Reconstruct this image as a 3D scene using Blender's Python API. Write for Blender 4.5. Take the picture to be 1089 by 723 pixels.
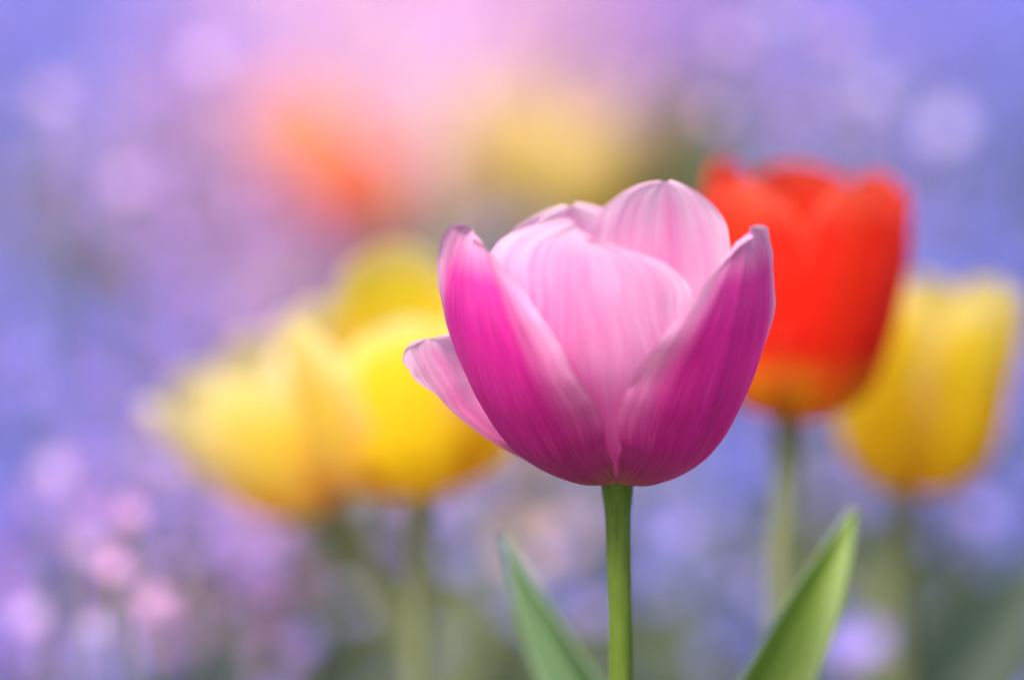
import bpy, math, random
import numpy as np
from mathutils import Vector, Matrix

for _o in list(bpy.data.objects):
    bpy.data.objects.remove(_o)
S = bpy.context.scene
C = S.collection
R = math.radians
random.seed(7)
rng = np.random.default_rng(11)

# ---------------------------------------------------------------- camera
CAM_Z, PITCH, FOCUS = 0.42, 12.0, 0.600
cd = bpy.data.cameras.new('camera')
cam = bpy.data.objects.new('camera', cd)
C.objects.link(cam)
cam.location = (0, 0, CAM_Z)
cam.rotation_euler = (R(90 - PITCH), 0, 0)
cd.sensor_width = 36.0
cd.lens = 108.0
cd.clip_start = 0.02
cd.clip_end = 500
cd.dof.use_dof = True
cd.dof.focus_distance = FOCUS - 0.012
cd.dof.aperture_fstop = 108.0 / 31.0
cd.dof.aperture_blades = 0
S.camera = cam

# ---------------------------------------------------------------- sky, sun, exposure
SUN_EL, SUN_AZ = 58.0, -142.0        # azimuth measured from +Y towards +X
w = bpy.data.worlds.new('World')
S.world = w
w.use_nodes = True
nt = w.node_tree
nt.nodes.clear()
sky = nt.nodes.new('ShaderNodeTexSky')
sky.sky_type = 'NISHITA'
sky.sun_disc = False
sky.sun_elevation = R(SUN_EL)
sky.sun_rotation = R(SUN_AZ)
sky.dust_density = 4.0
sky.air_density = 0.7
sky.ozone_density = 0.3
bg = nt.nodes.new('ShaderNodeBackground')
bg.inputs['Strength'].default_value = 0.12
ow = nt.nodes.new('ShaderNodeOutputWorld')
nt.links.new(sky.outputs[0], bg.inputs[0])
nt.links.new(bg.outputs[0], ow.inputs[0])
sd = bpy.data.lights.new('sun', 'SUN')
sd.energy = 3.3
sd.angle = R(28)
sd.color = (1.0, 0.93, 0.84)
sun = bpy.data.objects.new('sun', sd)
C.objects.link(sun)
to_sun = Vector((math.sin(R(SUN_AZ)) * math.cos(R(SUN_EL)), math.cos(R(SUN_AZ)) * math.cos(R(SUN_EL)), math.sin(R(SUN_EL))))
sun.rotation_euler = to_sun.to_track_quat('Z', 'Y').to_euler()
S.view_settings.view_transform = 'Standard'
S.view_settings.look = 'None'
S.view_settings.gamma = 1.0
S.view_settings.use_curve_mapping = False
S.view_settings.exposure = 0.86
S.cycles.use_denoising = True
S.cycles.max_bounces = 10
S.cycles.transmission_bounces = 8
S.cycles.sample_clamp_indirect = 6

# ---------------------------------------------------------------- helpers
def at(px, py, d):
    """world point d metres along the lens axis, px/py in photo pixels"""
    k = 0.2 / 0.6 / 1089
    a, b = (px - 544.5) * k * d, (361.5 - py) * k * d
    c, s = math.cos(R(PITCH)), math.sin(R(PITCH))
    return Vector((a, d * c + b * s, CAM_Z - d * s + b * c))

def spline(xs, ys, x):
    """Catmull-Rom through (xs, ys); ys may be vectors"""
    xs = np.asarray(xs, float); ys = np.asarray(ys, float)
    x = np.atleast_1d(np.asarray(x, float))
    m = np.gradient(ys, xs, axis=0)
    i = np.clip(np.searchsorted(xs, x) - 1, 0, len(xs) - 2)
    h = xs[i + 1] - xs[i]
    t = (x - xs[i]) / h
    if ys.ndim > 1:
        h = h[:, None]; t = t[:, None]
    return ((2*t**3 - 3*t**2 + 1) * ys[i] + (t**3 - 2*t**2 + t) * h * m[i]
            + (-2*t**3 + 3*t**2) * ys[i + 1] + (t**3 - t**2) * h * m[i + 1])

def mesh_obj(name, V, F, mat, parent=None, uv=None, smooth=True):
    me = bpy.data.meshes.new(name)
    me.from_pydata([tuple(map(float, v)) for v in V], [], [tuple(map(int, f)) for f in F])
    if uv is not None:
        l = me.uv_layers.new(name='UVMap')
        idx = np.empty(len(me.loops), dtype=np.int64)
        me.loops.foreach_get('vertex_index', idx)
        l.data.foreach_set('uv', np.asarray(uv, dtype=np.float32)[idx].ravel())
    me.materials.append(mat)
    if smooth:
        me.polygons.foreach_set('use_smooth', [True] * len(me.polygons))
    me.update()
    o = bpy.data.objects.new(name, me)
    C.objects.link(o)
    o.parent = parent
    return o

def grid_faces(nu, nv):
    return [(j*nu + i, j*nu + i + 1, (j+1)*nu + i + 1, (j+1)*nu + i) for j in range(nv - 1) for i in range(nu - 1)]

def thing(name, loc, label, cat, group=None):
    o = bpy.data.objects.new(name, None)
    C.objects.link(o)
    o.empty_display_size = 0.02
    o.location = loc
    tag(o, label, cat, group)
    return o

def tag(o, label=None, cat=None, group=None, kind=None):
    if label: o['label'] = label
    if cat: o['category'] = cat
    if group: o['group'] = group
    if kind: o['kind'] = kind

# ---------------------------------------------------------------- materials
def new_mat(name):
    m = bpy.data.materials.new(name)
    m.use_nodes = True
    m.node_tree.nodes.clear()
    return m, m.node_tree.nodes, m.node_tree.links

def math_n(N, L, op, a, b=None, c=None, clamp=False):
    n = N.new('ShaderNodeMath'); n.operation = op; n.use_clamp = clamp
    for i, v in enumerate((a, b, c)):
        if v is None: continue
        if isinstance(v, (int, float)): n.inputs[i].default_value = v
        else: L.new(v, n.inputs[i])
    return n.outputs[0]

def mixc(N, L, f, a, b):
    n = N.new('ShaderNodeMix'); n.data_type = 'RGBA'
    for i, v in ((0, f), (6, a), (7, b)):
        if isinstance(v, (int, float)): n.inputs[i].default_value = v
        elif isinstance(v, (tuple, list)): n.inputs[i].default_value = (*v, 1)
        else: L.new(v, n.inputs[i])
    return n.outputs[2]

def ramp(N, L, f, stops, interp='EASE'):
    n = N.new('ShaderNodeValToRGB'); n.color_ramp.interpolation = interp
    e = n.color_ramp.elements
    while len(e) < len(stops): e.new(0.5)
    for i, (p, c) in enumerate(stops):
        e[i].position = p; e[i].color = (*c, 1)
    L.new(f, n.inputs[0])
    return n.outputs[0]

def leafy_shader(N, L, col, trans=0.4, rough=0.45, spec=0.35, tcol=None, bump=None, sheen=0.0):
    p = N.new('ShaderNodeBsdfPrincipled')
    L.new(col, p.inputs['Base Color'])
    p.inputs['Roughness'].default_value = rough
    p.inputs['Specular IOR Level'].default_value = spec
    p.inputs['Sheen Weight'].default_value = sheen
    t = N.new('ShaderNodeBsdfTranslucent')
    L.new(tcol if tcol is not None else col, t.inputs[0])
    if bump is not None:
        L.new(bump, p.inputs['Normal'])
    mx = N.new('ShaderNodeMixShader'); mx.inputs[0].default_value = trans
    L.new(p.outputs[0], mx.inputs[1]); L.new(t.outputs[0], mx.inputs[2])
    o = N.new('ShaderNodeOutputMaterial'); L.new(mx.outputs[0], o.inputs[0])

def petal_mat(name, along, rim=None, rim_w=0.25, rim_amt=0.8, stripe=None, stripe_amt=0.5, trans=0.45, vein=0.25, veincol=None, rough=0.42, fleck=.2):
    """along: colour stops from base (0) to tip (1); rim: colour of the margin; stripe: midrib colour"""
    m, N, L = new_mat(name)
    uv = N.new('ShaderNodeUVMap')
    sp = N.new('ShaderNodeSeparateXYZ'); L.new(uv.outputs[0], sp.inputs[0])
    u, v = sp.outputs[0], sp.outputs[1]
    col = ramp(N, L, v, along)
    e = math_n(N, L, 'ABSOLUTE', math_n(N, L, 'MULTIPLY_ADD', u, 2.0, -1.0))      # 0 centre, 1 edge
    # fine veins fanning from the base: noise stretched along the petal
    mp = N.new('ShaderNodeMapping'); mp.inputs['Scale'].default_value = (34, 1.6, 1)
    L.new(uv.outputs[0], mp.inputs[0])
    oi = N.new('ShaderNodeObjectInfo')
    ns = N.new('ShaderNodeTexNoise'); ns.noise_dimensions = '4D'
    ns.inputs['Scale'].default_value = 1.0; ns.inputs['Detail'].default_value = 4.0; ns.inputs['Roughness'].default_value = 0.62
    L.new(mp.outputs[0], ns.inputs['Vector'])
    L.new(math_n(N, L, 'MULTIPLY', oi.outputs['Random'], 40.0), ns.inputs['W'])
    vn = N.new('ShaderNodeMapRange'); vn.inputs[1].default_value = 0.36; vn.inputs[2].default_value = 0.64
    L.new(ns.outputs[0], vn.inputs[0])
    # broad cloudy variation
    n2 = N.new('ShaderNodeTexNoise'); n2.noise_dimensions = '4D'; n2.inputs['Scale'].default_value = 1.0; n2.inputs['Detail'].default_value = 3.0
    mp2 = N.new('ShaderNodeMapping'); mp2.inputs['Scale'].default_value = (6, 2.5, 1)
    L.new(uv.outputs[0], mp2.inputs[0]); L.new(mp2.outputs[0], n2.inputs['Vector'])
    L.new(math_n(N, L, 'MULTIPLY', oi.outputs['Random'], 17.0), n2.inputs['W'])
    if stripe is not None:
        s = math_n(N, L, 'SUBTRACT', 1.0, math_n(N, L, 'MULTIPLY', e, 2.6), clamp=True)
        s = math_n(N, L, 'MULTIPLY', s, math_n(N, L, 'MULTIPLY_ADD', n2.outputs[0], 1.6, -0.2, clamp=True))
        col = mixc(N, L, math_n(N, L, 'MULTIPLY', s, stripe_amt), col, stripe)
    if rim is not None:
        wob = math_n(N, L, 'MULTIPLY_ADD', n2.outputs[0], 0.35, -0.17)
        tipd = math_n(N, L, 'MAXIMUM', math_n(N, L, 'ADD', e, wob), math_n(N, L, 'MULTIPLY_ADD', v, 5.0, -4.0))
        rf = N.new('ShaderNodeMapRange'); rf.interpolation_type = 'SMOOTHSTEP'
        rf.inputs[1].default_value = 1.0 - rim_w * 1.6; rf.inputs[2].default_value = 1.0
        L.new(tipd, rf.inputs[0])
        up = math_n(N, L, 'MULTIPLY_ADD', v, 2.4, -0.65, clamp=True)
        rfv = math_n(N, L, 'MULTIPLY', math_n(N, L, 'MULTIPLY', rf.outputs[0], up), rim_amt)
        col = mixc(N, L, rfv, col, rim)
    if veincol is None:
        veincol = tuple(c * 0.6 for c in along[len(along)//2][1])
    mot = N.new('ShaderNodeMapRange'); mot.inputs[1].default_value = .35; mot.inputs[2].default_value = .68; mot.inputs[3].default_value = .35; mot.inputs[4].default_value = 1.35
    L.new(n2.outputs[0], mot.inputs[0])
    col = mixc(N, L, math_n(N, L, 'MULTIPLY', math_n(N, L, 'MULTIPLY', vn.outputs[0], vein), mot.outputs[0], clamp=True), col, veincol)
    mp3 = N.new('ShaderNodeMapping'); mp3.inputs['Scale'].default_value = (120, 5, 1)
    L.new(uv.outputs[0], mp3.inputs[0])
    n3 = N.new('ShaderNodeTexNoise'); n3.inputs['Scale'].default_value = 1.0; n3.inputs['Detail'].default_value = 3.0
    L.new(mp3.outputs[0], n3.inputs['Vector'])
    sk = N.new('ShaderNodeMapRange'); sk.inputs[1].default_value = .46; sk.inputs[2].default_value = .70
    L.new(n3.outputs[0], sk.inputs[0])
    col = mixc(N, L, math_n(N, L, 'MULTIPLY', sk.outputs[0], min(.6, vein * 1.0)), col, veincol)
    sk2 = N.new('ShaderNodeMapRange'); sk2.inputs[1].default_value = .44; sk2.inputs[2].default_value = .28
    L.new(n3.outputs[0], sk2.inputs[0])
    col = mixc(N, L, math_n(N, L, 'MULTIPLY', sk2.outputs[0], fleck), col, rim if rim is not None else (.95, .9, .9))
    hh = math_n(N, L, 'ADD', ns.outputs[0], math_n(N, L, 'MULTIPLY', n3.outputs[0], .35))
    bp = N.new('ShaderNodeBump'); bp.inputs['Strength'].default_value = 0.6; bp.inputs['Distance'].default_value = 0.0007
    L.new(hh, bp.inputs['Height'])
    leafy_shader(N, L, col, trans=trans, rough=rough, spec=0.22, bump=bp.outputs[0], sheen=0.0)
    return m

M = {}
M['magenta'] = petal_mat('magenta_petal', [(0.0, (.85, .62, .25)), (.07, (.62, .20, .28)), (.16, (.58, .06, .32)), (.35, (.66, .025, .32)), (.65, (.80, .025, .38)), (.82, (.88, .06, .46)), (.94, (.96, .34, .68)), (1, (.98, .60, .84))],
                         rim=(.98, .58, .86), rim_w=.30, rim_amt=.95, trans=.30, vein=.50, fleck=.09, veincol=(.46, .008, .22), rough=.5)
M['rose'] = petal_mat('rose_petal', [(0.0, (.85, .65, .3)), (.08, (.75, .2, .35)), (.22, (.78, .06, .38)), (.40, (.92, .20, .54)), (.62, (.97, .42, .74)), (1, (.98, .62, .88))],
                      rim=(.98, .80, .95), rim_w=.32, rim_amt=.75, stripe=(.93, .16, .52), stripe_amt=.85, trans=.46, vein=.5, veincol=(.90, .17, .52), rough=.5)
M['pale_rose'] = petal_mat('pale_rose_petal', [(0.0, (.85, .65, .3)), (.1, (.80, .2, .45)), (.4, (.95, .28, .62)), (.7, (.98, .52, .80)), (1, (.98, .72, .92))],
                      rim=(.98, .84, .96), rim_w=.35, rim_amt=.8, stripe=(.95, .16, .52), stripe_amt=.85, trans=.48, vein=.42, veincol=(.93, .20, .56), rough=.5)
M['red'] = petal_mat('red_petal', [(0.0, (.70, .48, .05)), (.25, (.93, .60, .02)), (.36, (.94, .27, .015)), (.45, (.97, .03, .01)), (.8, (.98, .035, .01)), (1, (.98, .14, .07))],
                     rim=(.98, .22, .14), rim_w=.16, rim_amt=.45, stripe=(.98, .09, .02), stripe_amt=.7, trans=.5, vein=.35, veincol=(.65, .008, .02))
M['yellow'] = petal_mat('yellow_petal', [(0.0, (.75, .50, .08)), (.12, (.97, .58, .05)), (.45, (.98, .72, .012)), (.8, (.98, .80, .03)), (1, (.98, .88, .30))],
                        rim=(.98, .90, .50), rim_w=.3, rim_amt=.7, trans=.55, vein=.2, veincol=(.9, .5, .02))
M['peach_yellow'] = petal_mat('peach_yellow_petal', [(0.0, (.95, .34, .12)), (.15, (.95, .48, .18)), (.45, (.98, .72, .32)), (.8, (.98, .82, .36)), (1, (.98, .88, .6))],
                        rim=(.98, .80, .58), rim_w=.3, rim_amt=.7, trans=.55, vein=.15, veincol=(.95, .6, .2))
M['cream'] = petal_mat('cream_petal', [(0.0, (.95, .5, .2)), (.3, (.98, .76, .24)), (1, (.98, .88, .40))], rim=(.98, .9, .75), rim_w=.3, trans=.6, vein=.1, veincol=(.95, .7, .3))
M['warm_yellow'] = petal_mat('warm_yellow_petal', [(0.0, (.95, .42, .12)), (.25, (.98, .62, .14)), (.6, (.98, .76, .10)), (1, (.98, .86, .35))], rim=(.98, .88, .5), rim_w=.3, trans=.58, vein=.15, veincol=(.95, .6, .1))
M['orange'] = petal_mat('orange_petal', [(0.0, (.95, .5, .3)), (1, (.98, .48, .30))], rim=(.98, .6, .45), rim_w=.3, trans=.5, vein=.1, veincol=(.95, .3, .2))
M['coral'] = petal_mat('coral_petal', [(0.0, (.80, .45, .2)), (.3, (.95, .28, .16)), (.8, (.95, .26, .14)), (1, (.95, .5, .25))], rim=(.95, .45, .2), rim_w=.25, trans=.45, vein=.1)
M['olive_yellow'] = petal_mat('olive_yellow_petal', [(0.0, (.34, .32, .05)), (.4, (.60, .46, .07)), (1, (.90, .64, .28))], rim=(.85, .62, .40), rim_w=.25, trans=.4, vein=.1)

def green_mat(name, dark, light, trans=.2, scale=(2, 60, 60), edge=None, rough=.4):
    m, N, L = new_mat(name)
    tc = N.new('ShaderNodeUVMap')
    mp = N.new('ShaderNodeMapping'); mp.inputs['Scale'].default_value = (38, 1.4, 1)
    L.new(tc.outputs[0], mp.inputs[0])
    ns = N.new('ShaderNodeTexNoise'); ns.inputs['Scale'].default_value = 1.0; ns.inputs['Detail'].default_value = 4
    L.new(mp.outputs[0], ns.inputs['Vector'])
    mr = N.new('ShaderNodeMapRange'); mr.inputs[1].default_value = .35; mr.inputs[2].default_value = .65
    L.new(ns.outputs[0], mr.inputs[0])
    col = mixc(N, L, mr.outputs[0], dark, light)
    mv = N.new('ShaderNodeMapping'); mv.inputs['Scale'].default_value = (75, .5, 1)
    L.new(tc.outputs[0], mv.inputs[0])
    nv_ = N.new('ShaderNodeTexNoise'); nv_.inputs['Scale'].default_value = 1.0; nv_.inputs['Detail'].default_value = 2
    L.new(mv.outputs[0], nv_.inputs['Vector'])
    vr = N.new('ShaderNodeMapRange'); vr.inputs[1].default_value = .50; vr.inputs[2].default_value = .62
    L.new(nv_.outputs[0], vr.inputs[0])
    col = mixc(N, L, math_n(N, L, 'MULTIPLY', vr.outputs[0], .35), col, tuple(min(1, c * 1.5 + .03) for c in light))
    nw = N.new('ShaderNodeTexNoise'); nw.inputs['Scale'].default_value = 5.0; nw.inputs['Detail'].default_value = 5
    L.new(tc.outputs[0], nw.inputs['Vector'])
    wr_ = N.new('ShaderNodeMapRange'); wr_.inputs[1].default_value = .45; wr_.inputs[2].default_value = .7
    L.new(nw.outputs[0], wr_.inputs[0])
    col = mixc(N, L, math_n(N, L, 'MULTIPLY', wr_.outputs[0], .22), col, tuple(min(1, c * 1.6 + .04) for c in light))
    if edge is not None:
        sp = N.new('ShaderNodeSeparateXYZ'); L.new(tc.outputs[0], sp.inputs[0])
        e = math_n(N, L, 'ABSOLUTE', math_n(N, L, 'MULTIPLY_ADD', sp.outputs[0], 2.0, -1.0))
        f = math_n(N, L, 'MULTIPLY_ADD', e, 4.0, -3.1, clamp=True)
        col = mixc(N, L, f, col, edge)
    bp = N.new('ShaderNodeBump'); bp.inputs['Strength'].default_value = .3; bp.inputs['Distance'].default_value = .0004
    L.new(ns.outputs[0], bp.inputs['Height'])
    leafy_shader(N, L, col, trans=trans, rough=rough, spec=.4, bump=bp.outputs[0])
    return m
M['far_stem'] = green_mat('olive_stem', (.16, .19, .08), (.22, .24, .12), trans=.08, rough=.5)
M['far_leaf'] = green_mat('soft_leaf', (.15, .20, .10), (.20, .26, .14), trans=.25, rough=.5)
M['olive_soft'] = green_mat('pale_olive_leaf', (.07, .09, .035), (.10, .12, .05), trans=.15, rough=.6)
M['dark_leaf'] = green_mat('dark_green_leaf', (.02, .04, .025), (.035, .06, .04), trans=.1, rough=.6)
M['olive_leaf'] = green_mat('dark_olive_leaf', (.07, .085, .035), (.10, .11, .05), trans=.15, rough=.6)
M['stem'] = green_mat('tulip_stem', (.08, .15, .012), (.17, .25, .035), trans=.08, rough=.35)
M['leaf'] = green_mat('tulip_leaf', (.14, .27, .02), (.30, .43, .06), trans=.3, edge=(.33, .45, .22))
M['blue_leaf'] = green_mat('tulip_leaf_bloom', (.055, .13, .04), (.12, .21, .09), trans=.22, edge=(.26, .36, .22))
M['filament'] = green_mat('filament', (.5, .5, .15), (.6, .6, .2), trans=.2)
m, N, L = new_mat('anther'); c = N.new('ShaderNodeRGB'); c.outputs[0].default_value = (.05, .02, .05, 1); leafy_shader(N, L, c.outputs[0], trans=0, rough=.8); M['anther'] = m

# ---------------------------------------------------------------- setting: ground
def ground():
    m, N, L = new_mat('garden_soil')
    tc = N.new('ShaderNodeTexCoord')
    ns = N.new('ShaderNodeTexNoise'); ns.inputs['Scale'].default_value = 14; ns.inputs['Detail'].default_value = 8
    L.new(tc.outputs['Object'], ns.inputs['Vector'])
    col = ramp(N, L, ns.outputs[0], [(.35, (.03, .035, .02)), (.5, (.05, .08, .03)), (.7, (.09, .09, .05))])
    p = N.new('ShaderNodeBsdfPrincipled'); L.new(col, p.inputs['Base Color']); p.inputs['Roughness'].default_value = .9
    bp = N.new('ShaderNodeBump'); bp.inputs['Strength'].default_value = .8; bp.inputs['Distance'].default_value = .02
    L.new(ns.outputs[0], bp.inputs['Height']); L.new(bp.outputs[0], p.inputs['Normal'])
    o = N.new('ShaderNodeOutputMaterial'); L.new(p.outputs[0], o.inputs[0])
    xs = np.concatenate([np.linspace(-150, -3, 8), np.linspace(-2.4, 2.4, 60), np.linspace(3, 150, 8)])
    ys = np.concatenate([np.linspace(-60, -2, 6), np.linspace(-1.5, 5.5, 80), np.linspace(7, 300, 10)])
    V = []
    for y in ys:
        for x in xs:
            h = 0
            if abs(x) < 2.5 and -1.6 < y < 5.6:
                h = .006 * math.sin(x * 9 + 1.3 * math.sin(y * 5)) + .005 * math.sin(y * 13 + x * 4) - .006
            V.append((x, y, h))
    o = mesh_obj('ground', V, grid_faces(len(xs), len(ys)), m)
    tag(o, kind='structure')
ground()

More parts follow.
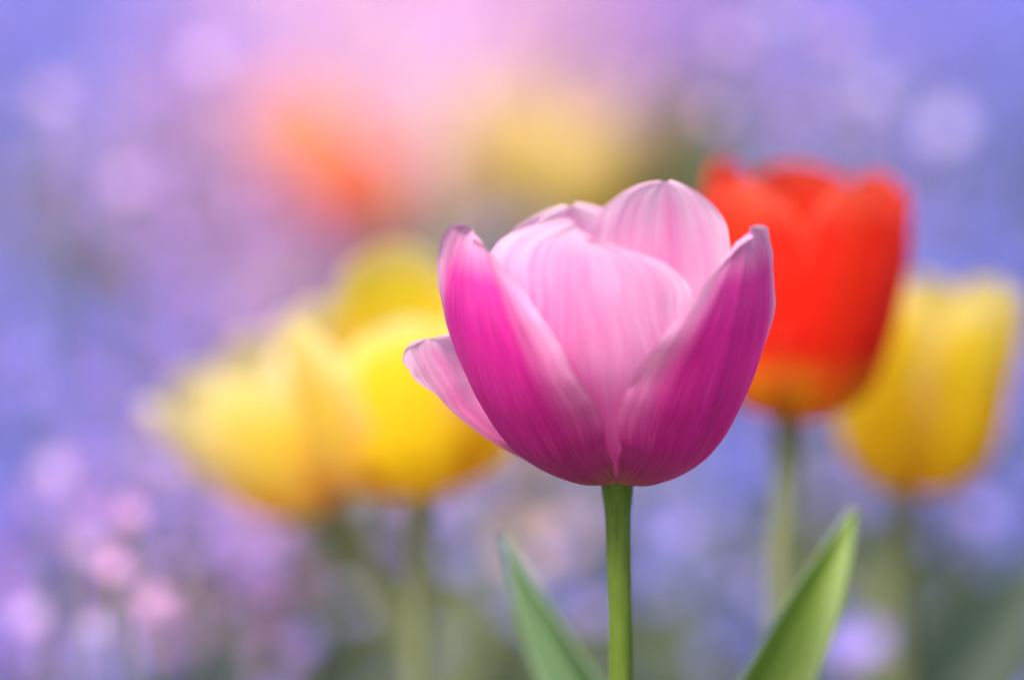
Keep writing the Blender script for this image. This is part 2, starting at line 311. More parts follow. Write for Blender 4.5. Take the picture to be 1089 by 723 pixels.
# ---------------------------------------------------------------- the flower carpet, planted in drifts
# plan: x, y in metres on the bed, then the share of each species planted there
SPECIES = ['blue', 'violet', 'lavender', 'lilac', 'mauve', 'blush', 'peach', 'olive', 'leaf', 'slate']
PLAN = [
    (-0.56, 3.362, 0.1, 0.03, 0, 0, 0.08, 0, 0, 0.07, 0.38, 0.33), (-0.488, 3.362, 0.15, 0, 0, 0, 0, 0, 0, 0.01, 0.45, 0.39),
    (-0.395, 3.362, 0.16, 0, 0, 0, 0, 0, 0, 0.02, 0.44, 0.38), (-0.293, 3.362, 0.11, 0.1, 0, 0.02, 0.15, 0, 0, 0.12, 0.26, 0.23),
    (-0.2, 3.362, 0.04, 0.05, 0.08, 0.07, 0.09, 0.12, 0.18, 0.14, 0.12, 0.1), (-0.097, 3.362, 0.03, 0.05, 0.06, 0.09, 0.11, 0.12, 0.18, 0.14, 0.12, 0.1),
    (-0.005, 3.362, 0, 0, 0, 0.11, 0.22, 0, 0.12, 0.17, 0.22, 0.16), (0.078, 3.362, 0.04, 0.06, 0, 0, 0.18, 0, 0, 0.12, 0.33, 0.27),
    (0.16, 3.362, 0.07, 0.02, 0, 0, 0.09, 0, 0, 0.08, 0.4, 0.33), (0.263, 3.362, 0.05, 0.03, 0, 0, 0.12, 0, 0, 0.19, 0.33, 0.28),
    (0.366, 3.362, 0.14, 0, 0, 0, 0, 0, 0, 0.13, 0.39, 0.34), (0.468, 3.362, 0.13, 0.02, 0, 0, 0.02, 0, 0, 0.17, 0.35, 0.3),
    (0.551, 3.362, 0.15, 0, 0, 0, 0, 0, 0, 0, 0.46, 0.39), (-0.489, 2.925, 0.14, 0.02, 0, 0, 0.02, 0, 0, 0.08, 0.39, 0.34),
    (-0.426, 2.925, 0.14, 0, 0, 0, 0, 0, 0, 0, 0.46, 0.4), (-0.354, 2.925, 0.16, 0, 0, 0, 0, 0, 0, 0.02, 0.44, 0.38),
    (-0.264, 2.925, 0.09, 0.09, 0, 0.02, 0.16, 0, 0, 0.13, 0.27, 0.24), (-0.175, 2.925, 0.04, 0.06, 0.06, 0.09, 0.11, 0.11, 0.17, 0.13, 0.12, 0.1),
    (-0.085, 2.925, 0.02, 0.07, 0.02, 0.12, 0.15, 0.1, 0.16, 0.13, 0.13, 0.11), (-0.004, 2.925, 0, 0, 0, 0.08, 0.23, 0, 0.1, 0.18, 0.24, 0.16),
    (0.068, 2.925, 0.03, 0.03, 0, 0, 0.15, 0, 0, 0.12, 0.37, 0.3), (0.14, 2.925, 0.06, 0.02, 0, 0, 0.11, 0, 0, 0.09, 0.39, 0.33),
    (0.229, 2.925, 0.06, 0.03, 0, 0, 0.11, 0, 0, 0.19, 0.33, 0.28), (0.319, 2.925, 0.15, 0, 0, 0, 0, 0, 0, 0.17, 0.36, 0.32),
    (0.409, 2.925, 0.13, 0.02, 0, 0, 0.01, 0, 0, 0.18, 0.35, 0.31), (0.481, 2.925, 0.14, 0, 0, 0, 0, 0, 0, 0, 0.46, 0.4),
    (-0.398, 2.366, 0.16, 0, 0.01, 0, 0, 0, 0, 0.26, 0.3, 0.27), (-0.339, 2.366, 0.08, 0, 0.1, 0, 0, 0, 0, 0.33, 0.27, 0.23),
    (-0.266, 2.366, 0.06, 0.08, 0, 0.05, 0.17, 0, 0, 0.15, 0.26, 0.22), (-0.193, 2.366, 0, 0, 0, 0, 0.25, 0, 0.07, 0.22, 0.32, 0.14),
    (-0.142, 2.366, 0, 0, 0, 0, 0.21, 0, 0.09, 0.26, 0.34, 0.1), (-0.084, 2.366, 0, 0, 0, 0.07, 0.18, 0, 0.17, 0.21, 0.22, 0.16),
    (-0.018, 2.366, 0, 0, 0.07, 0, 0, 0, 0.26, 0.4, 0.18, 0.09), (0.041, 2.366, 0, 0, 0, 0, 0, 0, 0.04, 0.51, 0.32, 0.13),
    (0.106, 2.366, 0, 0, 0, 0, 0, 0, 0, 0.03, 0.7, 0.27), (0.143, 2.366, 0, 0, 0, 0, 0.09, 0, 0, 0.11, 0.45, 0.35),
    (0.223, 2.366, 0.1, 0.03, 0, 0, 0.06, 0, 0, 0.18, 0.34, 0.29), (0.296, 2.366, 0.13, 0, 0.09, 0, 0, 0, 0, 0.27, 0.27, 0.24),
    (0.391, 2.366, 0.16, 0, 0, 0, 0, 0, 0, 0, 0.45, 0.39), (-0.341, 2.019, 0.16, 0, 0.04, 0, 0, 0, 0, 0.26, 0.28, 0.25),
    (-0.291, 2.019, 0.02, 0, 0.11, 0, 0, 0, 0, 0.38, 0.27, 0.22), (-0.228, 2.019, 0.09, 0.09, 0, 0.05, 0.14, 0, 0, 0.18, 0.24, 0.21),
    (-0.166, 2.019, 0, 0.02, 0, 0.09, 0.24, 0, 0, 0.17, 0.27, 0.21), (-0.122, 2.019, 0, 0, 0, 0, 0.28, 0, 0.02, 0.21, 0.33, 0.16),
    (-0.059, 2.019, 0.01, 0, 0, 0, 0, 0, 0, 0.23, 0.42, 0.34), (-0.015, 2.019, 0, 0, 0.06, 0, 0, 0, 0.01, 0.49, 0.27, 0.17),
    (0.035, 2.019, 0, 0, 0, 0, 0, 0, 0.04, 0.58, 0.27, 0.12), (0.097, 2.019, 0, 0, 0, 0, 0, 0, 0, 0.04, 0.65, 0.31),
    (0.191, 2.019, 0.11, 0.06, 0.02, 0, 0.08, 0, 0, 0.23, 0.27, 0.24), (0.285, 2.019, 0.07, 0, 0, 0, 0, 0, 0, 0.03, 0.5, 0.41),
    (0.336, 2.019, 0.12, 0, 0, 0, 0, 0, 0, 0.01, 0.47, 0.4), (-0.285, 1.677, 0.23, 0, 0, 0, 0, 0, 0, 0, 0.41, 0.37),
    (-0.243, 1.677, 0.11, 0.04, 0, 0, 0.08, 0, 0, 0.09, 0.36, 0.31), (-0.191, 1.677, 0.1, 0.01, 0, 0, 0.05, 0, 0, 0.07, 0.41, 0.35),
    (-0.139, 1.677, 0.05, 0.07, 0, 0.07, 0.15, 0, 0.06, 0.19, 0.22, 0.19), (-0.076, 1.677, 0.05, 0, 0, 0, 0.06, 0, 0, 0.19, 0.38, 0.31),
    (0.029, 1.677, 0.18, 0.05, 0, 0, 0, 0, 0, 0.18, 0.3, 0.28), (0.134, 1.677, 0.08, 0.02, 0.05, 0, 0.04, 0, 0.02, 0.27, 0.28, 0.24),
    (0.239, 1.677, 0.18, 0, 0, 0, 0, 0, 0, 0, 0.44, 0.38), (0.281, 1.677, 0.33, 0, 0, 0, 0, 0, 0, 0, 0.34, 0.33),
    (-0.245, 1.431, 0.39, 0.05, 0, 0, 0, 0, 0, 0, 0.27, 0.29), (-0.209, 1.431, 0.21, 0.08, 0, 0, 0, 0, 0, 0.14, 0.3, 0.28),
    (-0.164, 1.431, 0.05, 0.09, 0, 0.1, 0.19, 0, 0, 0.15, 0.22, 0.19), (-0.11, 1.431, 0.1, 0.07, 0.06, 0.02, 0.09, 0, 0.04, 0.2, 0.22, 0.19),
    (-0.02, 1.431, 0, 0, 0.49, 0, 0, 0, 0.11, 0.4, 0, 0), (0.025, 1.431, 0, 0, 0.32, 0, 0, 0, 0.12, 0.56, 0, 0),
    (0.093, 1.431, 0.26, 0, 0.03, 0, 0, 0, 0, 0.18, 0.27, 0.27), (0.16, 1.431, 0.31, 0.05, 0, 0, 0, 0, 0, 0.1, 0.27, 0.27),
    (0.241, 1.431, 0.1, 0, 0, 0, 0, 0, 0, 0, 0.49, 0.41), (-0.218, 1.261, 0.49, 0, 0, 0, 0, 0, 0, 0, 0.24, 0.28),
    (-0.194, 1.261, 0.41, 0.16, 0, 0, 0, 0, 0, 0, 0.2, 0.24), (-0.164, 1.261, 0.17, 0.17, 0.07, 0.15, 0.15, 0.01, 0, 0.05, 0.11, 0.12),
    (-0.118, 1.261, 0, 0.04, 0, 0.12, 0.24, 0, 0, 0.16, 0.25, 0.19), (-0.078, 1.261, 0.06, 0.02, 0.05, 0, 0.07, 0, 0.07, 0.26, 0.25, 0.22),
    (-0.058, 1.261, 0.05, 0, 0.03, 0, 0.01, 0, 0.01, 0.32, 0.32, 0.26), (-0.022, 1.261, 0, 0, 0.03, 0, 0, 0, 0.07, 0.76, 0.14, 0),
    (0.014, 1.261, 0, 0, 0.1, 0, 0, 0, 0.09, 0.76, 0.04, 0), (0.078, 1.261, 0.29, 0, 0, 0, 0, 0, 0, 0.14, 0.29, 0.28),
    (0.122, 1.261, 0.07, 0, 0.06, 0, 0, 0, 0, 0.34, 0.29, 0.24), (0.166, 1.261, 0, 0, 0, 0, 0, 0, 0, 0.07, 0.56, 0.37),
    (0.202, 1.261, 0.43, 0, 0, 0, 0, 0, 0, 0, 0.27, 0.3), (-0.187, 1.137, 0.1, 0.14, 0, 0.14, 0.19, 0, 0, 0.1, 0.17, 0.16),
    (-0.161, 1.137, 0.17, 0.18, 0.03, 0.16, 0.17, 0, 0, 0.04, 0.13, 0.13), (-0.139, 1.137, 0.13, 0.15, 0.04, 0.14, 0.16, 0.01, 0, 0.08, 0.14, 0.14),
    (-0.107, 1.137, 0.15, 0.02, 0, 0, 0.01, 0, 0, 0.07, 0.4, 0.35), (-0.078, 1.137, 0.09, 0, 0, 0, 0, 0, 0, 0.03, 0.47, 0.4),
    (-0.045, 1.137, 0.1, 0, 0, 0, 0, 0, 0, 0.23, 0.36, 0.31), (-0.016, 1.137, 0, 0, 0, 0, 0, 0, 0.01, 0.49, 0.31, 0.2),
    (0.02, 1.137, 0.17, 0, 0, 0, 0, 0, 0, 0, 0.45, 0.39), (0.056, 1.137, 0.34, 0, 0, 0, 0, 0, 0, 0.09, 0.29, 0.29),
    (0.104, 1.137, 0, 0, 0.01, 0, 0, 0, 0, 0.46, 0.31, 0.22), (0.14, 1.137, 0, 0, 0, 0, 0, 0, 0, 0.26, 0.5, 0.23),
    (0.165, 1.137, 0.05, 0, 0, 0, 0, 0, 0, 0, 0.52, 0.42), (0.191, 1.137, 0, 0, 0, 0, 0, 0, 0, 0, 0.68, 0.32),
    (-0.174, 1.056, 0.35, 0, 0, 0, 0, 0, 0, 0, 0.33, 0.32), (-0.133, 1.056, 0.18, 0, 0, 0, 0, 0, 0, 0.07, 0.4, 0.35),
    (-0.1, 1.056, 0.05, 0, 0, 0, 0, 0, 0, 0.01, 0.52, 0.42), (-0.049, 1.056, 0.31, 0.05, 0, 0, 0, 0, 0, 0.06, 0.29, 0.29),
    (-0.015, 1.056, 0, 0, 0, 0, 0, 0, 0, 0.36, 0.4, 0.24), (0.019, 1.056, 0.01, 0, 0, 0, 0, 0, 0, 0, 0.55, 0.44),
    (0.069, 1.056, 0, 0, 0, 0, 0, 0, 0, 0.08, 0.54, 0.39), (0.127, 1.056, 0.61, 0, 0, 0, 0, 0, 0, 0, 0.16, 0.23),
    (0.154, 1.056, 0, 0, 0, 0, 0, 0, 0, 0, 0.62, 0.38), (0.174, 1.056, 0, 0, 0, 0, 0, 0, 0, 0, 0.72, 0.28),
]

COL = {'blue': (.19, .20, .74), 'violet': (.35, .22, .72), 'lavender': (.46, .39, .76), 'lilac': (.62, .30, .72), 'mauve': (.44, .22, .44), 'blush': (.95, .56, .84),
       'peach': (.90, .55, .40), 'olive': (.24, .26, .06), 'leaf': (.10, .15, .07), 'slate': (.12, .16, .20)}  # slate: shade among the leaves is put into this base colour
def bloom_mat(name, c, trans=.35):
    m, N, L = new_mat(name)
    uv = N.new('ShaderNodeUVMap')
    sp = N.new('ShaderNodeSeparateXYZ'); L.new(uv.outputs[0], sp.inputs[0])
    # u carries a per-bloom tone, v runs from the eye of the bloom to the petal tip
    a = mixc(N, L, sp.outputs[0], tuple(v * .82 for v in c), tuple(min(.97, v * 1.15 + .02) for v in c))
    leafy_shader(N, L, a, trans=trans, rough=.6, spec=.2)
    return m
def bed_noise(x, y):
    return (np.sin(x * 31 + 3 * np.sin(y * 9)) + np.sin(y * 17 + 2.1 * np.sin(x * 23 + 1)) + np.sin(x * 57 + y * 41)) / 3

def plant_carpet():
    P = np.array(PLAN)
    n = 60000
    # spacing grows with distance only through the bed's own thinning: 5000 / m2 in front, 2600 at the back
    xs = rng.uniform(-2.2, 2.2, int(n * 3.2)); ys = rng.uniform(.80, 5.2, int(n * 3.2))
    keep = np.abs(xs) < .50 + ys * .34
    xs, ys = xs[keep], ys[keep]
    sc = np.array([1.0, 1.0])
    species = np.empty(len(xs), int)
    for i in range(0, len(xs), 4000):
        X, Y = xs[i:i+4000, None], np.minimum(ys[i:i+4000, None], 3.0)
        Xs = X * Y / ys[i:i+4000, None]
        d2 = ((Xs - P[None, :, 0]) / (.035 * Y)) ** 2 + ((np.log(Y) - np.log(P[None, :, 1])) / .085) ** 2
        wgt = np.exp(-np.minimum(d2, d2.min(1, keepdims=True) + 40) + d2.min(1, keepdims=True))
        pr = wgt @ P[:, 2:]
        pr /= pr.sum(1, keepdims=True)
        cs = pr.cumsum(1)
        # patches: neighbouring plants tend to be the same kind
        q = .5 + .5 * bed_noise(X[:, 0] * .8, Y[:, 0] * .8) * .9
        r = np.where(rng.random(len(q)) < .10, np.clip(q, 0, .999), rng.random(len(q)))
        species[i:i+4000] = (r[:, None] > cs).sum(1).clip(0, len(SPECIES) - 1)
    z0 = .072 + .012 * bed_noise(xs, ys) + rng.normal(0, .010, len(xs))
    info = {
        'blue': ('blue_flower_carpet', 'drift of small clear blue flowers filling the blurred bed', 'flower carpet'),
        'violet': ('violet_flower_carpet', 'drift of small violet flowers mixed through the blurred bed', 'flower carpet'),
        'lavender': ('lavender_flower_carpet', 'drift of small pale lavender flowers, soft mist in the bed', 'flower carpet'),
        'lilac': ('lilac_flower_carpet', 'drift of small lilac pink flowers, thickest at the lower left', 'flower carpet'),
        'mauve': ('mauve_flower_carpet', 'drift of small dusky mauve flowers under the left yellow tulips', 'flower carpet'),
        'blush': ('pink_flower_drift', 'blurred mass of very pale pink blossoms at the top centre', 'flower carpet'),
        'peach': ('peach_flower_drift', 'soft drift of peach coloured blossoms around the orange tulip blur', 'flower carpet'),
        'olive': ('olive_foliage', 'yellowish olive foliage showing between the blurred flowers', 'foliage'),
        'leaf': ('green_foliage', 'dark green foliage showing between the blurred flowers', 'foliage'),
        'slate': ('slate_foliage', 'grey green foliage with shade put into its colour, thickest in the lower right corner', 'foliage')}
    for k, sp in enumerate(SPECIES):
        idx = np.nonzero(species == k)[0]
        leafy = sp in ('olive', 'leaf', 'slate')
        V, F, UV = [], [], []
        npet = 5
        m = len(idx)
        if m == 0: continue
        c = np.stack([xs[idx], ys[idx], z0[idx] - (.02 if leafy else 0)], 1)
        size = (rng.uniform(.005, .0085, m)) * (1 + .28 * np.clip(ys[idx] - 1, 0, 3))
        ax = rng.normal(0, .45, (m, 3)); ax[:, 2] = 1; ax[:, 1] -= .45
        ax /= np.linalg.norm(ax, axis=1, keepdims=True)
        t1 = np.cross(ax, rng.normal(0, 1, (m, 3))); t1 /= np.linalg.norm(t1, axis=1, keepdims=True)
        t2 = np.cross(ax, t1)
        tone = rng.random(m)
        Vs, UVs = [], []
        if leafy:
            # upright lance-shaped leaves in tufts of three
            for q in range(3):
                a = rng.uniform(0, 6.28, m); ln = size * rng.uniform(2.2, 3.6, m); wd = size * .32
                dirv = np.stack([np.cos(a) * .55, np.sin(a) * .55, np.ones(m)], 1)
                side = np.stack([-np.sin(a), np.cos(a), np.zeros(m)], 1)
                b0 = c - np.array([0, 0, .03])
                pts = [b0, b0 + dirv * (ln * .5)[:, None] + side * wd[:, None], b0 + dirv * ln[:, None] + np.stack([np.cos(a), np.sin(a), 0*a], 1) * (ln * .25)[:, None], b0 + dirv * (ln * .5)[:, None] - side * wd[:, None]]
                Vs.append(np.stack(pts, 1)); UVs.append(np.stack([np.stack([tone, np.full(m, v)], 1) for v in (0, .5, 1, .5)], 1))
            npet = 3
        else:
            for q in range(npet):
                a = 2 * math.pi * q / npet
                d = t1 * math.cos(a) + t2 * math.sin(a)
                s = -t1 * math.sin(a) + t2 * math.cos(a)
                r = size[:, None]
                pts = [c, c + d * r * .62 + s * r * .42 + ax * r * .12, c + d * r + ax * r * .30, c + d * r * .62 - s * r * .42 + ax * r * .12]
                Vs.append(np.stack(pts, 1)); UVs.append(np.stack([np.stack([tone, np.full(m, v)], 1) for v in (0, .6, 1, .6)], 1))
        V = np.concatenate(Vs, 1).reshape(-1, 3); UV = np.concatenate(UVs, 1).reshape(-1, 2)
        F = np.arange(len(V)).reshape(-1, 4)
        o = mesh_obj(info[sp][0], V, F, bloom_mat(sp + '_bloom', COL[sp]), uv=UV, smooth=False)
        tag(o, info[sp][1], info[sp][2], kind='stuff')
    # stalks and low leaves under all the blooms
    n2 = 20000
    xs = rng.uniform(-2.2, 2.2, n2 * 2); ys = rng.uniform(.62, 5.2, n2 * 2)
    k = np.abs(xs) < .52 + ys * .34
    xs, ys = xs[k], ys[k]; m = len(xs)
    a = rng.uniform(0, 6.28, m); ln = rng.uniform(.04, .075, m); wd = rng.uniform(.003, .007, m)
    b0 = np.stack([xs, ys, np.full(m, -.004)], 1)
    d = np.stack([np.cos(a) * .3, np.sin(a) * .3, np.ones(m)], 1); s = np.stack([-np.sin(a), np.cos(a), 0 * a], 1)
    pts = [b0, b0 + d * (ln * .5)[:, None] + s * wd[:, None], b0 + d * ln[:, None] + d * [[.02, .02, 0]], b0 + d * (ln * .5)[:, None] - s * wd[:, None]]
    V = np.stack(pts, 1).reshape(-1, 3)
    UV = np.stack([np.stack([rng.random(m) if False else np.full(m, .5), np.full(m, v)], 1) for v in (0, .5, 1, .5)], 1).reshape(-1, 2)
    o = mesh_obj('undergrowth', V, np.arange(len(V)).reshape(-1, 4), bloom_mat('undergrowth', (.06, .11, .045)), uv=UV, smooth=False)
    tag(o, 'low green leaves and stalks growing under the flower carpet', 'ground cover', kind='stuff')
plant_carpet()

# ---------------------------------------------------------------- tulips
def make_petal(parent, mat, phi, prof, lean=0.0, lean_pow=2.0, ruffle=.0008, seed=0, point=.5, twist=0.0, flare_edge=0.0, skew=0.0, notch=0.0, nu=41, nv=60, scale=1.0, name='petal', label=None, inset=0.0):
    """phi: degrees, 0 faces the camera, +90 to the right. prof rows: t, rho, z, half width, cross radius (mm)"""
    r = random.Random(seed)
    prof = np.array(prof, float)
    t = 1 - (1 - np.linspace(0, 1, nv)) ** 1.35
    vals = spline(prof[:, 0], prof[:, 1:], t)
    rho, z, w, Rc = vals.T
    w = np.maximum(w, .02)
    f = R(phi)
    ph = [r.uniform(0, 6.28) for _ in range(6)]
    V, UV = [], []
    for j in range(nv):
        tj = t[j]
        # profile normal (in the rho-z plane)
        j0, j1 = max(j - 1, 0), min(j + 1, nv - 1)
        dr, dz = rho[j1] - rho[j0], z[j1] - z[j0]
        ln = math.hypot(dr, dz) or 1
        nr, nz = dz / ln, -dr / ln          # outward normal
        tr, tz = dr / ln, dz / ln
        for i in range(nu):
            u = i / (nu - 1) * 2 - 1
            s = u * w[j]
            rc = max(Rc[j], abs(s) / 1.9, .5)
            a = s / rc
            tang = rc * math.sin(a)
            inn = rc * (1 - math.cos(a))
            rf = ruffle * 1000 * (abs(u) ** 2.5) * (tj ** 1.5) * (math.sin(9 * tj + ph[0] + 2.0 * u) + .6 * math.sin(17 * tj + ph[1] - u * 3) + .35 * math.sin(31 * tj + ph[4]))
            rf += .35 * math.sin(3.2 * u + ph[2] + 2 * tj) * tj
            # midrib crease, shallow longitudinal folds
            rf += -.50 * math.exp(-(u / .10) ** 2) * (1 - .95 * tj) * min(1, tj * 4)
            rf += (.10 * math.sin(u * 7.3 + ph[5]) + .07 * math.sin(u * 17.1 + ph[3] + 1.5 * tj) + .05 * math.sin(u * 29.7 + ph[0])) * min(1, tj * 3)
            fl = flare_edge * max(0, abs(u) - .55) ** 2 * 5 * tj
            out = -inn + rf + fl
            # tip outline: margin bends down from the tip, with tiny irregularities
            dtip = 0.0
            if notch: dtip = notch * math.exp(-(u / .25) ** 2) * max(0, (tj - .8) / .2)
            wob = (.40 * math.sin(5 * u + ph[3]) + .34 * math.sin(13 * u + ph[1]) + .22 * math.sin(29 * u + ph[0]) + .12 * math.sin(53 * u + ph[2])) * max(0, (tj - .7) / .3) * min(1, w[j] / 9)
            tang += math.copysign(abs(u) ** 5, u) * tj * (.45 * math.sin(11 * tj + ph[2] + (2 if u > 0 else 0)) + .28 * math.sin(27 * tj + ph[0] * (1 if u > 0 else 2)) + .16 * math.sin(61 * tj + ph[3]))
            P = rho[j] + out * nr + (wob - dtip) * tr
            Z = z[j] + out * nz + (wob - dtip) * tz
            T = tang + lean * tj ** lean_pow + skew * u * tj * 0
            Z += skew * u * tj
            if twist:
                ca, sa = math.cos(twist * tj ** 2), math.sin(twist * tj ** 2)
                c0 = rho[j]; dp = P - c0; dt_ = T - lean * tj ** lean_pow
                P = c0 + dp * ca - dt_ * sa; T = dp * sa + dt_ * ca + lean * tj ** lean_pow
            P -= inset
            x = P * math.sin(f) + T * math.cos(f)
            y = -P * math.cos(f) + T * math.sin(f)
            V.append((x * .001 * scale, y * .001 * scale, Z * .001 * scale))
            UV.append((i / (nu - 1), tj))
    o = mesh_obj(name, V, grid_faces(nu, nv), mat, parent, uv=UV)
    sub = o.modifiers.new('smooth', 'SUBSURF'); sub.levels = 1; sub.render_levels = 1
    if label: o['label'] = label
    return o

def tube(name, pts, rad, mat, parent, n=18, steps=40, squash=1.0):
    pts = np.array([tuple(p) for p in pts]); k = np.linspace(0, 1, len(pts))
    t = np.linspace(0, 1, steps)
    P = spline(k, pts, t)
    rr = np.interp(t, np.linspace(0, 1, len(rad)), rad)
    V, UV = [], []
    up = np.array([0, -1.0, 0])
    for j in range(steps):
        d = P[min(j + 1, steps - 1)] - P[max(j - 1, 0)]; d /= np.linalg.norm(d)
        a = np.cross(d, up); a /= np.linalg.norm(a); b = np.cross(a, d)
        for i in range(n):
            q = 2 * math.pi * i / n
            V.append(P[j] + rr[j] * (a * math.cos(q) + b * math.sin(q) * squash)); UV.append((abs(i / n * 2 - 1), t[j] * 3))
    F = [(j*n + i, j*n + (i + 1) % n, (j+1)*n + (i + 1) % n, (j+1)*n + i) for j in range(steps - 1) for i in range(n)]
    F += [tuple(range(n))[::-1], tuple((steps - 1) * n + i for i in range(n))]
    return mesh_obj(name, V, F, mat, parent, uv=UV)

def blade(parent, pts, widths, mat, face=(0, -1, 0), fold=.35, nu=15, nv=60, wave=.0, label=None):
    """long leaf: pts spine in local metres, widths half widths in metres; face: direction its upper side looks"""
    pts = np.array([tuple(p) for p in pts]); t = np.linspace(0, 1, nv)
    k = np.concatenate([[0], np.cumsum(np.linalg.norm(np.diff(pts, axis=0), axis=1) ** .8)]); k /= k[-1]
    P = spline(k, pts, t)
    W = np.maximum(spline(k if len(widths) == len(k) else np.linspace(0, 1, len(widths)), np.array(widths), t), .0002)
    V, UV = [], []
    for j in range(nv):
        d = P[min(j + 1, nv - 1)] - P[max(j - 1, 0)]; d /= np.linalg.norm(d)
        nrm = np.array(face, float); nrm -= d * nrm.dot(d); nrm /= np.linalg.norm(nrm)
        side = np.cross(d, nrm)
        for i in range(nu):
            u = i / (nu - 1) * 2 - 1
            q = abs(u)
            lift = fold * W[j] * (q ** 1.4) + wave * math.sin(t[j] * 14 + u) * q ** 2
            V.append(P[j] + side * W[j] * u * (1 - .12 * fold * q) + nrm * lift); UV.append((i / (nu - 1), t[j] * 2.0))
    o = mesh_obj('leaf', V, grid_faces(nu, nv), mat, parent, uv=UV)
    if label: o['label'] = label
    s = o.modifiers.new('thick', 'SOLIDIFY'); s.thickness = .0007; s.offset = -1
    return o

def stamens(head, scale=1.0):
    o = tube('pistil', [(0, 0, .001), (0, .0002, .010), (0, 0, .019)], [.0024 * scale, .0027 * scale, .0022 * scale], M['filament'], head, n=12, steps=12)
    for q in range(6):
        a = q * math.pi / 3 + .3
        c, s = math.cos(a), math.sin(a)
        tube('stamen', [(c * .003, s * .003, .001), (c * .007, s * .007, .010), (c * .009, s * .009, .015), (c * .010, s * .010, .024)], [.0006, .0006, .0015, .0006], M['anther'], head, n=8, steps=14)

def place_parts(children, base, tilt=(0, 0), turn=0.0):
    """petals are modelled round (0,0,0); bake tilt and shift so every part sits in the plant's frame"""
    mat = Matrix.Translation(base) @ Matrix.Rotation(R(tilt[0]), 4, 'Y') @ Matrix.Rotation(R(tilt[1]), 4, 'X') @ Matrix.Rotation(R(turn), 4, 'Z')
    for o in children: o.data.transform(mat); o.data.update()

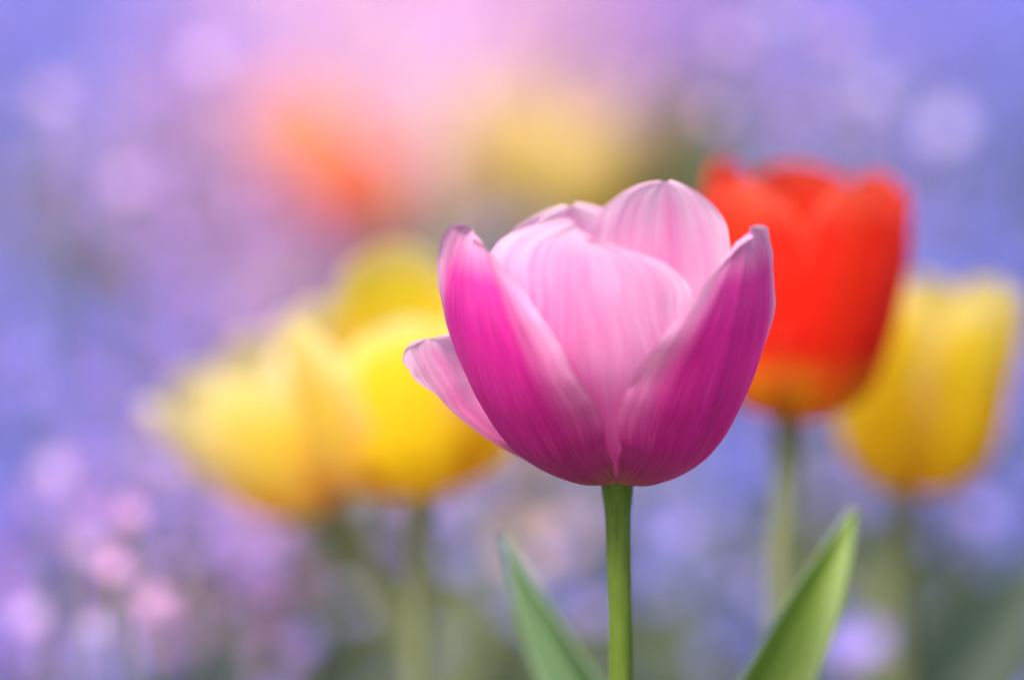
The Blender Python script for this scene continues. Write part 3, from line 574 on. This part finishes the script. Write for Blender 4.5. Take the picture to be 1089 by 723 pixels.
# --- pink tulip, in focus
def pink_tulip():
    b = at(656, 514, FOCUS)
    root = thing('tulip', (b.x, b.y, 0), 'large open pink and magenta tulip in sharp focus at the centre', 'tulip', 'tulips standing in the flower bed')
    Z = b.z
    before = set(C.objects)
    OUT = [(0, 2, .2, 3.5, 6), (.09, 10, 1.4, 10.5, 12), (.22, 19.5, 6.5, 16, 18), (.40, 27, 16.5, 20, 23), (.58, 31, 27.5, 20.5, 27), (.76, 32.5, 38.5, 17.5, 28), (.89, 32.2, 46, 12.5, 26), (.965, 31.5, 50, 7.6, 22), (.99, 31.2, 51.2, 4.2, 20), (1, 31, 51.8, 1.2, 20)]
    def shape(dr=0, dz=1.0, dw=1.0, tipr=0, wr=1.0, blunt=0.0):
        return [(t, r * (1 + dr * min(1, t * 2)) + tipr * max(0, t - .5) * 2, z * dz, wd * dw * (1 + blunt * math.exp(-((t - .93) / .09) ** 2)), c * wr) for t, r, z, wd, c in OUT]
    # back petals first (inside faces seen)
    make_petal(root, M['pale_rose'], 156, shape(-.20, 1.10, .95, -5, blunt=.15), seed=3, lean=-2, label='tall pale pink petal standing at the back right')
    make_petal(root, M['pale_rose'], -163, shape(-.14, .98, 1.05, 0, blunt=.2), seed=4, lean=1)
    make_petal(root, M['pale_rose'], -100, [(0, 2, .3, 3, 6), (.10, 10, 1.8, 8, 12), (.26, 20, 6, 13, 19), (.45, 29, 12.5, 15, 24), (.65, 33, 18.5, 14, 30), (.82, 35.5, 23, 12, 30), (.94, 36.8, 26, 9, 26), (.985, 37.2, 27.2, 5.5, 22), (1, 37.3, 27.6, 1.8, 20)], seed=5, ruffle=.0012, twist=-.70, label='petal splayed outwards on the left side')
    # front middle petal of the inner whorl
    inner = [(p[0], p[1] * (.80 + .20 * min(1, (p[0] / .6) ** 1.5)), p[2] + (1.2 if p[0] < .5 and p[0] > 0 else 0), {.09: 7.5, .22: 11, .40: 17}.get(p[0], p[3]), p[4]) for p in shape(-.12, 1.055, 1.12, -1.6, 1.1, .42)]
    make_petal(root, M['rose'], -8, inner, seed=6, lean=-4.5, lean_pow=1.3, skew=-2.2, ruffle=.0008, label='broad light pink petal with a rosy midrib in the middle')
    # dark outer petals on both sides
    def side_shape(*a, **k):
        W = {.09: 11.5, .22: 17.6, .40: 22.2, .58: 21, .76: 16, .89: 10.5, .965: 6.2}
        return [(p[0], p[1], p[2], W.get(p[0], p[3]) * k.get('wm', 1), p[4]) for p in shape(*a)]
    make_petal(root, M['magenta'], -52, side_shape(.03, 1.02, 1, .5), seed=7, lean=-3.5, lean_pow=1.2, ruffle=.0009, flare_edge=.6, skew=-1, label='deep magenta petal on the left with a pale margin')
    make_petal(root, M['magenta'], 48, side_shape(-.12, 1.02, 1, 1.2), seed=8, lean=4, lean_pow=1.5, ruffle=.0009, flare_edge=.5, skew=1, label='deep magenta petal on the right with a pale margin')
    stamens(root)
    ch = [o for o in C.objects if o not in before]
    place_parts(ch, Vector((0, 0, Z)))
    tube('stem', [(.0030, -.001, -.01), (.0018, 0, Z * .35), (-.0002, .0004, Z * .62), (.0010, 0, Z * .84), (.0004, 0, Z * .95), (0, 0, Z + .0010)], [.0034, .0031, .0028, .0025, .00245, .0024, .0024, .0025, .0026, .0034], M['stem'], root, steps=60, n=24)
    # leaves, spines in the plant's frame
    def L(px, py, d): return at(px, py, d) - Vector((b.x, b.y, 0))
    lo = L(770, 830, .640)
    blade(root, [(.002, .004, .002), (lo.x * .25, lo.y * .5, .075), (lo.x * .62, lo.y * .85, .145), L(782, 790, .642), L(824, 712, .647), L(862, 636, .655), L(908, 541, .664)],
          [.004, .007, .0095, .0095, .0083, .0062, .0003], M['leaf'], face=(.45, -1, .15), fold=.55, wave=.0007, label='bright green leaf rising to the right')
    lo = L(680, 850, .668)
    blade(root, [(-.002, .004, .002), (lo.x * .3, lo.y * .5, .08), (lo.x * .7, lo.y * .85, .15), L(655, 795, .670), L(609, 718, .674), L(570, 645, .677), L(536, 570, .680)],
          [.004, .0062, .0082, .0082, .0072, .0046, .0003], M['blue_leaf'], face=(-.5, -1, .1), fold=.6, wave=.0008, label='grey green leaf rising to the left')
    return root
pink_tulip()

# --- blurred tulips behind
CUP = [(0, 2, .2, 4, 6), (.10, 10.5, 1.2, 10, 11), (.24, 18.5, 6.2, 15.5, 17), (.42, 22.8, 16, 18.5, 21), (.60, 24, 27.5, 19, 23), (.78, 23.2, 38, 16.5, 24), (.90, 21.8, 45, 12.5, 24), (.965, 20.6, 48.6, 8, 22), (.99, 20.2, 49.8, 4.6, 20), (1, 20, 50.3, 1.4, 20)]
def cup_tulip(px, py, d, label, mats, foot, tilt=(0, 0), sr=1.0, sz=1.0, petals=None, leaves=(), turn=0, width=.0030, bend=.6, far_leaves=(), full=0.0):
    b = at(px, py, d)
    fx = foot
    root = thing('tulip', (b.x + fx[0], b.y + fx[1], 0), label, 'tulip', 'tulips standing in the flower bed')
    before = set(C.objects)
    if petals is None:
        petals = [(180, 0), (60 + 180, 0), (-60 + 180 + 0, 0), (-62, 1), (58, 1), (0, 1)]
    for q, pt in enumerate(petals):
        phi, kind = pt[0], pt[1]
        kw = dict(pt[2]) if len(pt) > 2 else {}
        dz = kw.pop('dz', 1.0); dr = kw.pop('dr', 0.0); tipr = kw.pop('tipr', 0.0); dw = kw.pop('dw', 1.0); mm = kw.pop('mat', mats[min(kind, len(mats) - 1)])
        prof = [(t, r * sr * (1 + dr * min(1, 2 * t) + full * math.exp(-((t - .32) / .16) ** 2)) * (1 if kind else .94) + tipr * max(0, t - .45) * 2, z * sz * dz, wd * sr * dw, c * sr) for t, r, z, wd, c in CUP]
        make_petal(root, mm, phi, prof, seed=q * 7 + int(px), nu=21, nv=36, **kw)
    ch = [o for o in C.objects if o not in before]
    off = Vector((-fx[0], -fx[1], b.z))
    place_parts(ch, off, tilt, turn)
    tube('stem', [(0, 0, -.01), (0, 0, b.z * .3), (-fx[0] * bend, -fx[1] * .5, b.z * .68), (-fx[0], -fx[1], b.z + .001)], [width * 1.2, width * 1.1, width, width * 1.1], M['far_stem'], root, steps=40)
    for pix, wd, mt in far_leaves:
        q = [at(*p) - root.location for p in pix]
        e = q[0]
        pts = [Vector((.002, 0, .002)), Vector((e.x * .35, e.y * .4, e.z * .3)), Vector((e.x * .8, e.y * .85, e.z * .72))] + q
        blade(root, pts, wd, M[mt], face=(0, -1, .3), fold=.35, wave=.001)
    for lf in leaves:
        pts, wd, mt, face = lf
        blade(root, pts, wd, M[mt], face=face, fold=.4)
    return root

def std_leaves(h=.17, a=0.0, s=1.0):
    out = []
    for k, (dirx, hh) in enumerate(((1, h), (-1, h * .85))):
        c, sn = math.cos(a + (0 if dirx > 0 else math.pi)), math.sin(a + (0 if dirx > 0 else math.pi))
        pts = [(c * .003, sn * .003, .0), (c * .018, sn * .018, hh * .4), (c * .034, sn * .034, hh * .75), (c * .058 * s, sn * .058 * s, hh)]
        out.append((pts, [.006, .013, .011, .0004], 'far_leaf', (-c, -sn - .3, .6)))
    return out

cup_tulip(838, 444, .735, 'closed scarlet red tulip with a yellow base, right behind the pink one', [M['red'], M['red']], (-.004, 0), tilt=(3.5, 0), sr=1.0, sz=1.16,
          petals=[(180, 0, dict(dz=1.0, tipr=3, dw=1.15)), (-118, 0, dict(dz=1.02, tipr=4, dw=1.1)), (122, 0, dict(dz=1.0, tipr=4, dw=1.1)), (-44, 1, dict(dz=1.01, tipr=3, dr=-.05, dw=1.12)), (82, 1, dict(dz=.99, tipr=4, dr=-.03)), (22, 1, dict(dz=1.03, lean=2, dw=.86, tipr=1.5, dr=-.03))], leaves=std_leaves(.14, .5))
cup_tulip(964, 520, .80, 'yellow tulip at the far right, behind the red one', [M['yellow'], M['yellow']], (.002, 0), tilt=(6, 0), sr=.92, sz=1.13, full=.10,
          petals=[(180, 0, dict(dz=.94)), (-122, 0, dict(dz=.98)), (122, 0, dict(dz=.98, tipr=2)), (-40, 1, dict(dz=1.0, tipr=1, dw=1.05)), (78, 1, dict(dz=.99, tipr=3)), (28, 1, dict(dz=.96, dw=.95, tipr=1))], leaves=std_leaves(.11, 2.4),
          far_leaves=[([(985, 790, .90), (1030, 705, .91), (1075, 640, .92), (1130, 570, .93)], [.006, .012, .017, .019, .017, .011, .0005], 'dark_leaf'),
                      ([(925, 740, .93), (932, 680, .95), (938, 635, .97), (930, 590, .98)], [.004, .006, .007, .008, .010, .008, .0005], 'olive_soft')])
cup_tulip(450, 523, .765, 'tall yellow tulip on the left, partly hidden by the splayed pink petal', [M['yellow'], M['yellow']], (-.006, 0), full=.05, tilt=(-8, 0), sr=1.10, sz=1.12,
          petals=[(180, 0, dict(dz=1.06, lean=2)), (-122, 0, dict(dz=.88, tipr=4, mat=M['cream'])), (118, 0, dict(dz=.95)), (-62, 1, dict(dz=.90, tipr=5, mat=M['warm_yellow'])), (66, 1, dict(dz=.95, tipr=2)), (6, 1, dict(dz=.86, tipr=-1))], leaves=std_leaves(.11, .2),
          far_leaves=[([(478, 760, 1.02), (488, 705, 1.04), (497, 655, 1.06), (505, 600, 1.08)], [.004, .006, .006, .006, .007, .006, .0005], 'olive_soft')])
cup_tulip(346, 538, .83, 'peach tinted cream yellow tulip opening to the left, lowest of the left pair', [M['cream'], M['peach_yellow']], (.036, .0), bend=.10, tilt=(-29, 0), sr=.95, sz=.98,
          petals=[(180, 0, dict(dz=1.0)), (-122, 0, dict(dz=1.0, tipr=4)), (118, 0, dict(dz=1.0)), (-66, 1, dict(dz=1.02, tipr=9, mat=M['cream'])), (52, 1, dict(dz=.95)), (-8, 1, dict(dz=.95, tipr=1, mat=M['warm_yellow']))], leaves=std_leaves(.09, 1.2))
cup_tulip(425, 240, 1.7, 'far coral red tulip leaning left, the lower right half of the orange blur', [M['coral'], M['coral']], (.01, 0), tilt=(-48, 0), sr=1.2, sz=1.5, leaves=std_leaves(.13, .9))
cup_tulip(355, 190, 1.8, 'far pale orange tulip leaning left, the upper left half of the orange blur', [M['orange'], M['orange']], (.01, 0), tilt=(-40, 0), sr=1.1, sz=1.3, leaves=std_leaves(.13, .3))
cup_tulip(560, 232, 1.70, 'far peach yellow tulip, left and paler of two soft blurs above the pink tulip', [M['peach_yellow'], M['olive_yellow']], (0, 0), tilt=(-8, 0), sr=1.25, sz=1.5, leaves=std_leaves(.15, .3))
cup_tulip(622, 258, 1.55, 'far olive yellow tulip, right and greener of two soft blurs above the pink tulip', [M['olive_yellow'], M['olive_yellow']], (0, 0), tilt=(3, 0), sr=1.2, sz=1.35,
          leaves=std_leaves(.15, .3) + [([(.004, 0, 0), (.03, 0, .09), (.050, 0, .17), (.063, 0, .240)], [.008, .020, .026, .001], 'olive_leaf', (0, -1, .3))])

# --- small blossoms on thin stalks: each one blurs into a soft disc
def wild_flower(px, py, d, rad, col, label, group):
    p = at(px, py, d)
    bx, by = p.x + rng.uniform(-.012, .012), p.y + rng.uniform(-.01, .01)
    root = thing('small_flower', (bx, by, 0), label, 'small flower', group)
    q = p - Vector((bx, by, 0))
    tube('stalk', [(0, 0, -.008), (q.x * .3, q.y * .3, q.z * .5), (q.x, q.y, q.z)], [.0012, .0009, .0007], M['far_stem'], root, n=8, steps=16)
    ax = Vector((rng.normal(0, .2), -.75, .65)).normalized()
    t1 = ax.cross(Vector((1, 0, .1))).normalized(); t2 = ax.cross(t1)
    V, F, UV = [], [], []
    for k in range(5):
        a = 2 * math.pi * k / 5 + rng.uniform(-.1, .1)
        dd = t1 * math.cos(a) + t2 * math.sin(a); ss = -t1 * math.sin(a) + t2 * math.cos(a)
        b = len(V)
        rows = [(0.08, .06, 0), (.35, .24, .05), (.65, .38, .12), (.9, .30, .2), (1.0, .10, .24)]
        for (l, w_, h) in rows:
            for u in (-1, -.5, 0, .5, 1):
                V.append(q + dd * rad * l + ss * rad * w_ * u + ax * rad * (h + .06 * u * u)); UV.append((.7, l))
        for j in range(4):
            for i in range(4):
                F.append((b + j*5 + i, b + j*5 + i + 1, b + (j+1)*5 + i + 1, b + (j+1)*5 + i))
    mesh_obj('petals', V, F, col, root, uv=UV)
    V, F = [], []
    for j in range(5):
        for i in range(10):
            th, al = j / 4 * math.pi * .5, i / 10 * 2 * math.pi
            V.append(q + (t1 * math.cos(al) + t2 * math.sin(al)) * rad * .17 * math.cos(th) + ax * rad * (.05 + .14 * math.sin(th)))
    F = [(j*10 + i, j*10 + (i+1) % 10, (j+1)*10 + (i+1) % 10, (j+1)*10 + i) for j in range(4) for i in range(10)]
    mesh_obj('flower_centre', V, F, M['bloom_eye'], root, uv=[(0, 0)] * len(V))

M['bloom_eye'] = bloom_mat('bloom_eye', (.70, .50, .60), .2)
PB = bloom_mat('pale_pink_bloom', (.72, .36, .70), .3)
PL = bloom_mat('pale_lilac_bloom', (.52, .42, .72), .3)
FB = bloom_mat('faint_lilac_bloom', (.58, .36, .70), .3)
VB = bloom_mat('bright_violet_bloom', (.34, .26, .78), .3)
G1, G2, G3 = 'pale flowers of the upper right', 'pink flowers of the lower left', 'violet flowers low in the bed'
for a in [
    (925, 98, 1.02, .0062, PL, 'round lilac blur of a blossom, left of the clear pair at upper right', G1),
    (1008, 135, 1.07, .0070, PL, 'round lilac blur of a blossom, right of the clear pair at upper right', G1),
    (825, 14, 1.05, .0058, PL, 'faint lilac disc of a blossom cut by the top edge, above the red tulip', G1),
    (757, 122, 1.02, .0038, FB, 'faint pink disc of a blossom just above the left shoulder of the red tulip', G1),
    (775, 45, 1.0, .0046, FB, 'very faint pinkish disc of a blossom high above the tall petal of the pink tulip', G1),
    (893, 38, 1.0, .0040, FB, 'small faint lilac disc of a blossom straight above the clear pair of discs', G1),
    (135, 195, .98, .0052, FB, 'faint pink disc of a blossom to the left of the orange red blur', G2),
    (218, 62, 1.0, .0058, FB, 'faint pale pink disc of a blossom high on the left, beside the pink drift', G2),
    (52, 105, .98, .0050, FB, 'faint greyish lilac disc of a blossom near the upper left corner', G2),
    (135, 545, .80, .0040, PB, 'bright pink blossom blurred to a small disc, topmost of the lower left cluster', G2),
    (162, 640, .80, .0040, PB, 'bright pink blossom blurred to a small disc, lowest bright one of the lower left cluster', G2),
    (122, 602, .79, .0034, PB, 'small pink blossom disc between the two brighter ones of the lower left cluster', G2),
    (92, 580, .85, .0042, FB, 'soft pink blossom disc left of the middle of the lower left cluster', G2),
    (32, 655, .83, .0042, FB, 'dull pink blossom disc beside the left edge of the photo near the bottom', G2),
    (98, 668, .79, .0028, PL, 'tiny lilac blossom disc below the lower left cluster', G2),
    (55, 500, .88, .0050, FB, 'pale lavender blossom disc at the left edge under the yellow tulips', G2),
    (198, 412, .92, .0048, FB, 'pink blossom blurred under the left yellow tulip, beside its drooping petal', G2),
    (325, 685, .88, .0046, VB, 'violet blossom blur in the grey shade at the bottom, left of the yellow tulip stem', G3),
    (630, 650, .92, .0050, VB, 'violet blossom blur directly left of the pink tulip stem, over the left leaf', G3),
    (900, 690, .88, .0062, VB, 'bright violet blossom blur at the bottom, right of the bright green leaf', G3),
    (928, 682, .90, .0058, VB, 'violet blossom blur at the bottom, touching the far right yellow tulip stem', G3),
    (1040, 545, .95, .0052, VB, 'violet blossom blur below the far right yellow tulip, towards the right edge', G3),
    (720, 560, .95, .0050, VB, 'blue violet blossom blur between the pink and red tulip stems', G3),
]:
    wild_flower(*a)
